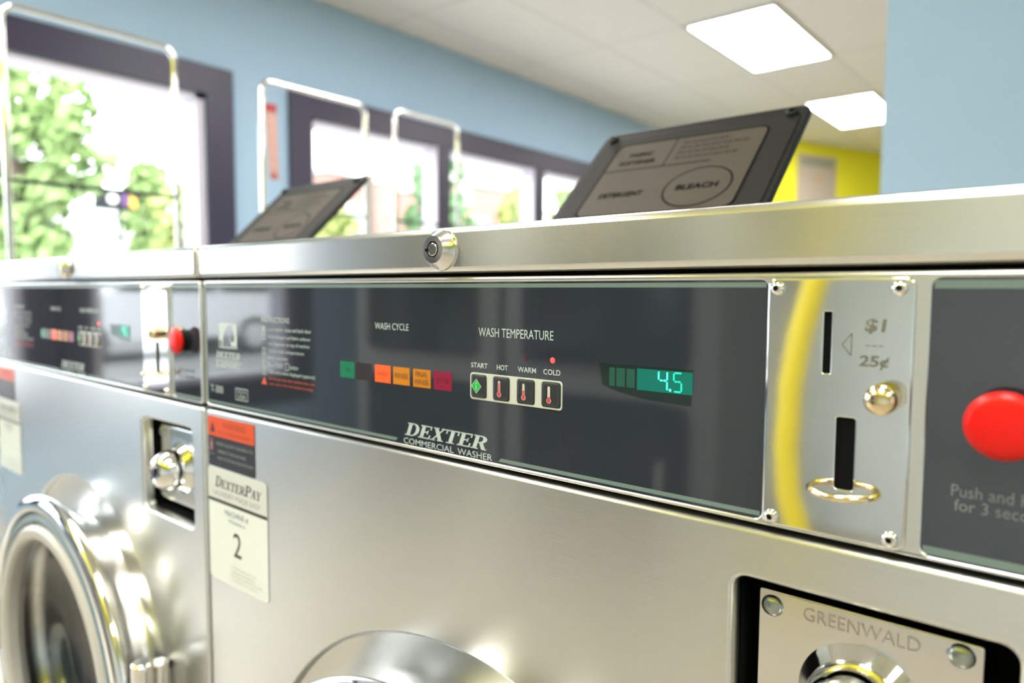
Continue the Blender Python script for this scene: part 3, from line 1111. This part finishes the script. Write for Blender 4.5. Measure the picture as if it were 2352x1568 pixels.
# local axes: X = x, Y = thickness (front at -Y), Z = up the lid
Wd = fx1 - fx0
mb = MB()
mb.plate(rrect(0, Wd, 0, L, .012, 6), [], -.003, .006, .0015, BLACKPL)
mb.plate(rrect(.007, Wd - .006, .006, L - .016, .009, 6), [], -.0042, .0015, .0006, LBL_GREY)
mb.move(MF)
fl = mb.build('dispenser_lid', M0)
fl['label'] = 'open black dispenser lid'
mb = MB()
ly = -.0046
a0, a1, b0, b1 = .030, Wd - .030, .040, L - .030
mb.poly(rrect(a0, a1, b0, b1, .010, 6)(0), ly, LBL_INK)
mb.poly(rrect(a0 + .0020, a1 - .0020, b0 + .0020, b1 - .0020, .009, 6)(0), ly - .0001, LBL_TAN)
zs = b0 + (b1 - b0) * .60
mb.rect(a0 + .002, a1 - .045, zs, zs + .0016, ly - .0002, LBL_INK)
mb.poly([(a0 + .070, zs), (a0 + .0712, zs), (a0 + .0712, b1 - .002), (a0 + .070, b1 - .002)], ly - .0002, LBL_INK)
mb.text('FABRIC', a0 + .022, a0 + .050, zs + .024, zs + .031, ly - .0002, LBL_INK, 0, .04)
mb.text('SOFTENER', a0 + .015, a0 + .058, zs + .010, zs + .017, ly - .0002, LBL_INK, 0, .04)
for k, e in enumerate((.060, .085, .066, .078)):
    mb.text('Fill to the line and close the lid', a0 + .080, a0 + .074 + e * .9, zs + .037 - k * .009, zs + .042 - k * .009, ly - .0002, LBL_INK)
mb.text('DETERGENT', a0 + .016, a0 + .066, b0 + .030, b0 + .038, ly - .0002, LBL_INK, 0, .045)
ex, ez = a1 - .045, b0 + .036
ring_o = [(ex + .034 * math.cos(2 * PI * k / 40), ez + .031 * math.sin(2 * PI * k / 40)) for k in range(40)]
ring_i = [(ex + .0322 * math.cos(2 * PI * k / 40), ez + .0292 * math.sin(2 * PI * k / 40)) for k in range(40)]
mb.poly(ring_o, ly - .0002, LBL_INK)
mb.poly(ring_i, ly - .0003, LBL_TAN)
mb.text('BLEACH', ex - .021, ex + .021, ez - .004, ez + .0045, ly - .0004, LBL_INK, 0, .045)
mb.move(MF)
lb_ = mb.build('dispenser_label', fl, smooth=False)
lb_['label'] = 'taupe compartment label reading DETERGENT and BLEACH'
for cx_, cz_ in ((.015, L - .016), (Wd - .015, L - .016)):
    mb = MB()
    mb.lathe([(.0060, 0), (.0056, -.0035), (.0040, -.0042), (.0026, -.0040), (.0024, -.0015)], cx_, cz_, BLACKPL, 20, -.0042)
    mb.move(MF)
    mb.build('lid_stud', fl)
mb = MB()
mb.box(fx0 + .01, fx1 - .01, yb - .010, yb + .010, 1.0895, 1.0965, BLACKPL)
mb.build('dispenser_hinge', M0, smooth=False)

# second washer to the left
M1 = copy_tree(M0, None, (stk,))
M1.location = (-0.66, 0, 0)
M1['label'] = 'stainless front-load coin washer at the left edge, nearer the window'
number_sticker(M1, '')

# ------------------------------------------------------------------ laundry carts along the windows
CART_GROUP = 'wire laundry carts with hanging rails by the windows'


def make_cart(y0, y1, top, label, tagged=False):
    xc = -1.95
    L_ = y1 - y0
    t = thing('laundry_cart', label, 'laundry cart', (xc, (y0 + y1) / 2, 0), 0, CART_GROUP)
    h = L_ / 2
    mb = MB()
    R = .045
    pts = [(0, -h, .22), (0, -h, .9), (0, -h, top - R)]
    pts += [(0, -h + R - R * math.cos(PI / 2 * k / 6), top - R + R * math.sin(PI / 2 * k / 6)) for k in range(1, 7)]
    pts += [(0, h - R + R * math.sin(PI / 2 * k / 6), top - R + R * math.cos(PI / 2 * k / 6)) for k in range(0, 7)]
    pts += [(0, h, .9), (0, h, .22)]
    mb.tube(pts, .0100, CHROME, 14)
    mb.build('hanging_rail', t)
    mb = MB()
    mb.cyl((0, -h, 1.387), (0, h, 1.387), .007, .007, mat('dark_crossbar', (.03, .03, .028), .35, .6), 10)
    mb.build('crossbar', t)
    mb = MB()
    w0, w1, z0, z1 = .20, .26, .30, .78
    for z, ww in ((z0, w0), ((z0 + z1) / 2, (w0 + w1) / 2), (z1, w1)):
        hh = h + .01 + (ww - w0)
        mb.tube([(-ww, -hh, z), (ww, -hh, z), (ww, hh, z), (-ww, hh, z)], .005, CHROME_SOFT, 6, True)
    for k in range(9):
        q = -1 + 2 * k / 8
        for sg in (-1, 1):
            mb.cyl((sg * w0, q * h, z0), (sg * w1, q * (h + .06), z1), .0022, .0022, CHROME_SOFT, 5)
            mb.cyl((q * w0, sg * (h + .01), z0), (q * w1, sg * (h + .07), z1), .0022, .0022, CHROME_SOFT, 5)
        mb.cyl((-w0, q * h, z0), (w0, q * h, z0), .0022, .0022, CHROME_SOFT, 5)
    mb.build('basket', t)
    mb = MB()
    mb.tube([(-.2, -h, .22), (.2, -h, .22), (.2, h, .22), (-.2, h, .22)], .011, CHROME, 10, True)
    for sx in (-.2, .2):
        for sy_ in (-h, h):
            mb.cyl((sx, sy_, .22), (sx, sy_, .31), .008, .008, CHROME, 8)
    mb.cyl((-.2, 0, .22), (.2, 0, .22), .009, .009, CHROME, 8)
    mb.box(-.2, .2, -h - .008, -h + .008, .212, .228, CHROME)
    mb.box(-.2, .2, h - .008, h + .008, .212, .228, CHROME)
    mb.build('base_frame', t)
    for sx in (-.19, .19):
        for sy_ in (-h, h):
            mb = MB()
            mb.cyl((sx - .012, sy_ + .01, .0525), (sx + .012, sy_ + .01, .0525), .0525, .0525, BLACKPL, 20)
            mb.box(sx - .017, sx - .014, sy_ - .012, sy_ + .025, .05, .16, CHROME_SOFT)
            mb.box(sx + .014, sx + .017, sy_ - .012, sy_ + .025, .05, .16, CHROME_SOFT)
            mb.cyl((sx, sy_, .13), (sx, sy_, .215), .009, .009, CHROME_SOFT, 8)
            mb.build('caster', t)
    if tagged:
        mb = MB()
        a, b = -h + .012, -h + .066
        z0, z1 = 1.50, 1.80
        sk = .018
        vs, fs = [], []
        for x in (-.002, .002):
            vs += [(x, a + sk, z0), (x, b + sk * .4, z0), (x, b, z1), (x, a, z1)]
        mb.add(vs, [(3, 2, 1, 0), (4, 5, 6, 7), (0, 1, 5, 4), (1, 2, 6, 5), (2, 3, 7, 6), (3, 0, 4, 7)], TAGPINK)
        mb.add([(.0025, a, 1.765), (.0025, b, 1.765), (.0025, b, 1.80), (.0025, a, 1.80)], [(0, 1, 2, 3)], TAGRED)
        mb.add([(.0025, a + sk + .006, 1.502), (.0025, b - .004, 1.502), (.0025, b - .004, 1.525), (.0025, a + sk + .006, 1.525)], [(0, 1, 2, 3)], TAGRED)
        for k in range(5):
            mb.add([(.0026, a + .014 + sk * .5, 1.55 + k * .042), (.0026, b - .014, 1.55 + k * .042), (.0026, b - .014, 1.572 + k * .042), (.0026, a + .014 + sk * .5, 1.572 + k * .042)],
                   [(0, 1, 2, 3)], mat('tag_faded', s2l(216, 150, 140), .5))
        q = mb.build('hanging_tag', t, smooth=False)
        q['label'] = 'tall pale tag with red ends'
    return t


make_cart(.372, .892, 1.915, 'chrome laundry cart rail in front of the leftmost window, with dark crossbar')
make_cart(1.236, 1.752, 1.885, 'chrome laundry cart rail carrying the red-ended tag between the windows', True)
make_cart(1.925, 2.350, 1.905, 'farthest laundry cart rail, in front of the three-pane window')

# ------------------------------------------------------------------ dryers on the opposite side of the aisle (seen mirrored in the panels)
DR_GROUP = 'stacked dryers facing the washers'
dr0 = None
for k, x in enumerate((-1.885, -.855)):
    if dr0 is None:
        dr0 = thing('tumble_dryer', '', 'dryer', (0, 0, 0), 0, DR_GROUP)
        MB().box(-.49, .49, -2.96, -2.03, .02, 2.05, WHITEP).build('cabinet', dr0, smooth=False)
        for z0, z1 in ((.08, .64), (.76, 1.86)):
            zz0, zz1 = z0, z1
            mb = MB()
            c = (0, (zz0 + zz1) / 2)
            mb.plate(lambda i, a=zz0, b=zz1: [(-p[0], p[1]) for p in rrect(-.38, .38, a, b, .05)(i)], [], 0, .03, .006, DKGLASS)
            mb.v = [(p[0], -2.0 - p[1], p[2]) for p in mb.v]
            d = mb.build('dryer_door', dr0)
            MB().box(.28, .31, -1.998, -1.972, (zz0 + zz1) / 2 - .07, (zz0 + zz1) / 2 + .07, CHROME_SOFT).build('handle', d, smooth=False)
        t = dr0
    else:
        t = copy_tree(dr0)
    t.location = (x, 0, 0)
    t['label'] = ('white stacked dryer with dark doors across the aisle, nearer the window', 'white stacked dryer with dark doors across the aisle, farther from the window')[k]

mb = MB()  # added tube whose mirror image stands in for a yellow camera strap
YEL = mat('stand_in_yellow', (0.75, 0.62, 0.03), .4)
mb.tube([(.125, -1.94, 2.14), (.11, -1.94, 1.8), (.04, -1.97, 1.4), (-.03, -2.0, 1.12), (-.08, -2.0, .92), (-.105, -2.0, .75), (-.112, -2.0, .55), (-.102, -2.0, .40),
         (-.066, -2.0, .28), (-.05, -2.0, .15), (-.05, -2.0, .01)], .038, YEL, 14)
tag(mb.build('strap_stand_in'), 'added bent yellow tube by the dryers, stands in for a camera strap mirrored in the coin plate', 'reflection stand-in')

# ------------------------------------------------------------------ street outside
structure(MB().box(-90, -3.3, -60, 110, -.2, -.10, ASPHALT).build('ground', smooth=False))
structure(MB().box(-6.0, -3.3, -40, 60, -.10, -.02, SIDEWALK).build('pavement', smooth=False))


def tree(x, y, h, rad, m, label, trunk=.14, n=900, low=.35, grp='street trees'):
    t = thing('street_tree', label, 'tree', (x, y, -.1), 0, grp)
    rnd = random.Random(int(x * 131 + y * 977))
    mb = MB()
    mb.cyl((0, 0, 0), (.05, .03, h * .55), trunk, trunk * .6, BARK, 10)
    for k in range(6):
        a = k * 1.05
        mb.cyl((.03, .02, h * (.35 + .03 * k)), (rad * .55 * math.cos(a), rad * .55 * math.sin(a), h * (.55 + .05 * k)), trunk * .45, trunk * .15, BARK, 7)
    mb.build('trunk', t)
    mb = MB()
    cl = []
    for k in range(22):
        z = low + (1 - low) * rnd.random()
        rr = rad * math.sqrt(max(0.05, 1 - ((z - (low + 1) / 2) / ((1 - low) / 2)) ** 2)) * .75
        a = rnd.random() * 2 * PI
        q = math.sqrt(rnd.random()) * rr
        cl.append((q * math.cos(a), q * math.sin(a), z * h, rad * (.25 + .2 * rnd.random())))
    for k in range(int(n * 1.4)):
        c = cl[k % len(cl)]
        d = Vector((rnd.gauss(0, 1), rnd.gauss(0, 1), rnd.gauss(0, 1))).normalized() * c[3] * (.6 + .5 * rnd.random())
        p = Vector(c[:3]) + d
        s = .10 + .12 * rnd.random()
        u = Vector((rnd.gauss(0, 1), rnd.gauss(0, 1), rnd.gauss(0, 1))).normalized()
        v = u.orthogonal().normalized()
        wv = u.cross(v)
        mb.add([tuple(p - v * s), tuple(p + wv * s * .6 + u * s * .15), tuple(p + v * s), tuple(p - wv * s * .6 + u * s * .15)], [(0, 1, 2, 3)], m)
    mb.build('foliage', t, smooth=False)
    return t


tree(-13.0, 3.5, 5.6, 1.25, LEAF_A, 'tall leafy tree at the left edge of the first window', .22, 2200, .12)
tree(-15.2, 6.45, 3.6, .75, LEAF_A, 'small tree in front of the white house gable', .12, 900, .2)
tree(-11.2, 5.6, 2.9, .8, LEAF_B, 'bushy tree at the right edge of the first window', .1, 1200, .1)
tree(-15.6, 11.8, 3.0, 1.0, LEAF_B, 'low tree in front of the arched brick building', .1, 1200, .1)
tree(-14.0, 14.0, 4.9, 1.05, LEAF_C, 'green tree beside the brown poles in the three-pane window', .14, 1500, .12)
tree(-14.4, 18.0, 4.4, 1.0, LEAF_B, 'yellow-green tree right of the second brick building', .14, 1400, .1)
tree(-14.0, 21.0, 5.0, 1.3, LEAF_A, 'tree filling the third pane of the far window', .14, 1400, .1)


def building(name, label, cat, x, y0, y1, h, m, depth=6.0, kind='flat', roofm=None, wins=()):
    t = thing(name, label, cat, (x, (y0 + y1) / 2, -.1))
    hw = (y1 - y0) / 2
    if kind == 'gable':
        MB().box(-depth, 0, -hw, hw, 0, h, m).build('walls', t, smooth=False)
        mb = MB()
        mb.add([(-depth - .2, -hw - .25, h - .05), (.25, -hw - .25, h - .05), (.25, 0, h + hw * .75), (-depth - .2, 0, h + hw * .75), (.25, hw + .25, h - .05), (-depth - .2, hw + .25, h - .05)],
               [(0, 1, 2, 3), (3, 2, 4, 5), (0, 5, 4, 1)], roofm)
        mb.add([(.02, -hw, h), (.02, hw, h), (.02, 0, h + hw * .7)], [(0, 1, 2)], m)
        mb.build('roof', t, smooth=False)
    elif kind == 'arch':
        pts = [(-hw, 0), (hw, 0), (hw, h * .78)] + [(hw * math.cos(PI * k / 16), h * .78 + h * .22 * math.sin(PI * k / 16)) for k in range(1, 16)] + [(-hw, h * .78)]
        mb = MB()
        mb.loft([[(xx, p[0], p[1]) for p in pts] for xx in (0, -depth)], m, cap0=True, cap1=True)
        mb.build('walls', t, smooth=False)
        mb = MB()
        mb.tube([(.05, hw * 1.02 * math.cos(PI * k / 16), h * .78 + h * .23 * math.sin(PI * k / 16)) for k in range(17)], .09, mat('pale_coping', (.4, .38, .38), .8), 6)
        mb.build('coping', t)
    else:
        MB().box(-depth, 0, -hw, hw, 0, h, m).build('walls', t, smooth=False)
        MB().box(-depth - .1, .12, -hw - .1, hw + .1, h, h + .2, SIDING).build('cornice', t, smooth=False)
    for a, b, c, d in wins:
        q = MB().box(-.05, .06, a, b, c, d, SIDING).build('window_frame', t, smooth=False)
        MB().box(.05, .07, a + .1, b - .1, c + .1, d - .1, mat('house_glass', (.35, .38, .40), .2)).build('window_pane', q, smooth=False)
    return t


building('house', 'white sided house with grey gable roof behind the street', 'house', -18.0, 6.3, 9.3, 2.55, SIDING, 5, 'gable', ROOF_G,
         [(-1.1, -.5, 1.2, 2.1), (-.1, .5, 1.2, 2.1), (.8, 1.3, 1.2, 2.1)])
building('brick_building', 'red brick building with arched roofline', 'building', -17.5, 11.3, 14.6, 4.75, BRICK, 5, 'arch', None, [(.45, 1.2, 2.4, 3.9), (-1.1, -.3, 1.0, 2.6)])
building('brick_building', 'red brick building with flat top and white windows', 'building', -17.0, 18.2, 22.0, 5.0, BRICK, 6, 'flat', None, [(.1, 1.0, 1.6, 3.9), (-1.5, -.7, 1.6, 3.9)])

building('shop_building', 'long white building down the street, mirrored in the dark console panels', 'building', -21.0, -34.0, -4.0, 4.5, SIDING, 6, 'flat', None,
         [(-9 + 4 * k, -7 + 4 * k, 1.0, 3.0) for k in range(6)])

# parked car mirrored in the left console
car = thing('car', 'white parked car on the street, mirrored in the left console', 'car', (-12.2, -5.2, -.1))
CARW = mat('car_white', (.75, .76, .78), .2, coat=.5)
TYRE = mat('tyre_rubber', (.02, .02, .02), .7)
RIM = mat('alloy_rim', (.6, .6, .62), .3, 1.0)


def prism_y(pts, x0, x1, bev, m, mb):
    # side profile (y, z) carried across the car's width
    cy_ = sum(p[0] for p in pts) / len(pts)
    cz_ = sum(p[1] for p in pts) / len(pts)
    loops = []
    for k, x in ((1 - bev, x0), (1, x0 + .12), (1, x1 - .12), (1 - bev, x1)):
        loops.append([(x, cy_ + (p[0] - cy_) * k, cz_ + (p[1] - cz_) * k) for p in pts])
    mb.loft(loops, m, cap0=True, cap1=True)


mb = MB()
prism_y([(-2.3, .32), (2.3, .32), (2.36, .55), (2.3, .85), (2.0, 1.0), (1.1, 1.08), (-2.2, 1.12), (-2.34, .9), (-2.36, .55)], -.92, .92, .04, CARW, mb)
body = mb.build('car_body', car, angle=40)
mb = MB()
prism_y([(1.15, 1.06), (.45, 1.55), (.2, 1.62), (-1.7, 1.62), (-1.95, 1.55), (-2.2, 1.08)], -.80, .80, .03, CARW, mb)
mb.build('cabin', car, angle=40)
for sx in (-1, 1):
    for a, b, c in ((.30, .95, .42), (-.75, .22, -.75), (-1.85, -.83, -1.70)):
        mb = MB()
        x = sx * .805
        mb.add([(x, a, 1.12), (x, b, 1.12), (x, c if a == .30 else (b if a == -.75 else b), 1.5), (x, a if a != -1.85 else c, 1.5)], [(0, 1, 2, 3)], DKGLASS)
        mb.build('side_window', car, smooth=False)
    for y in (1.42, -1.42):
        mb = MB()
        mb.cyl((sx * .72, y, .34), (sx * .94, y, .34), .34, .34, TYRE, 28)
        mb.cyl((sx * .94, y, .34), (sx * .95, y, .34), .23, .21, RIM, 20)
        mb.build('wheel', car)
    mb = MB()
    mb.box(sx * .62 - .2, sx * .62 + .2, 2.2, 2.33, .68, .84, SIGNWHT)
    mb.build('headlight', car, smooth=False)

# shop sign on posts in front of the house
t = thing('shop_sign', 'black street sign with white disc and orange corner, outside the first window', 'sign', (-13.0, 5.0, -.1))
mb = MB()
mb.box(0, .08, -.42, .32, 2.58, 2.96, BLACKPL)
mb.add([(.085, -.05 + .09 * math.cos(2 * PI * k / 20) - .08, 2.77 + .09 * math.sin(2 * PI * k / 20)) for k in range(20)], [tuple(range(20))], SIGNWHT)
mb.box(.08, .084, .02, .12, 2.66, 2.88, PURPLE)
mb.add([(.086, .14, 2.66), (.086, .28, 2.62), (.086, .28, 2.80), (.086, .16, 2.86)], [(0, 1, 2, 3)], AMBER)
mb.build('sign_face', t, smooth=False)
MB().cyl((.04, 0, 0), (.04, 0, 2.58), .03, .03, DKGREEN, 10).build('sign_post', t)

t = thing('lamp_post', 'dark green street post at the far left of the first window', 'post', (-9.5, 2.05, -.02))
MB().cyl((0, 0, 0), (0, 0, 2.7), .05, .035, DKGREEN, 14).build('post_shaft', t)
MB().cyl((0, 0, 0), (0, 0, .5), .09, .06, DKGREEN, 14).build('post_base', t)
MB().cyl((0, 0, 2.7), (0, 0, 2.9), .06, .02, DKGREEN, 14).build('post_cap', t)

for yy, xx, hh, lb in ((9.1, -11.0, 3.45, 'left of two brown poles outside the three-pane window'), (9.78, -11.0, 3.5, 'right of two brown poles outside the three-pane window')):
    tag(MB().cyl((xx, yy, -.1), (xx, yy, hh), .10, .08, WOODPOLE, 12).build('utility_pole'), lb, 'pole', 'brown poles by the street')

t = thing('brick_pillar', 'pinkish brick pillar with a round white lamp between the brown poles', 'pillar', (-12.2, 10.4, -.1))
MB().box(-.3, .3, -.28, .28, 0, 3.6, BRICK).build('shaft', t, smooth=False)
MB().box(-.36, .36, -.34, .34, 3.6, 3.75, SIDING).build('capstone', t, smooth=False)
MB().cyl((.3, .02, 3.05), (.38, .02, 3.05), .17, .15, SIGNWHT, 20).build('lamp', t)

# stop sign with a white plate above it on one post
t = thing('stop_sign', 'red octagonal stop sign with white rim across the street', 'sign', (-15.0, 16.15, -.1), .35)
mb = MB()
for r, xx, mm in ((.46, 0.0, SIGNWHT), (.38, .012, SIGNRED)):
    pts = [(r * math.cos(PI / 8 + PI / 4 * k), 3.25 + r * math.sin(PI / 8 + PI / 4 * k)) for k in range(8)]
    mb.loft([[(xx + d, p[0], p[1]) for p in pts] for d in (-.01, .01)], mm, cap0=True, cap1=True)
vs, fs, (a0, a1, b0, b1) = text_mesh('STOP')
mb.add([(.024, -.30 + (p[0] - a0) / (a1 - a0) * .60, 3.14 + (p[1] - b0) / (b1 - b0) * .22) for p in vs], fs, SIGNWHT)
mb.build('sign_face', t, smooth=False)
MB().cyl((-.04, 0, 0), (-.04, 0, 5.2), .03, .03, mat('galvanised_post', (.4, .4, .4), .5, .6), 8).build('sign_post', t)
MB().box(-.01, .02, -.30, .42, 3.95, 5.15, SIGNWHT).build('white_plate', t, smooth=False)
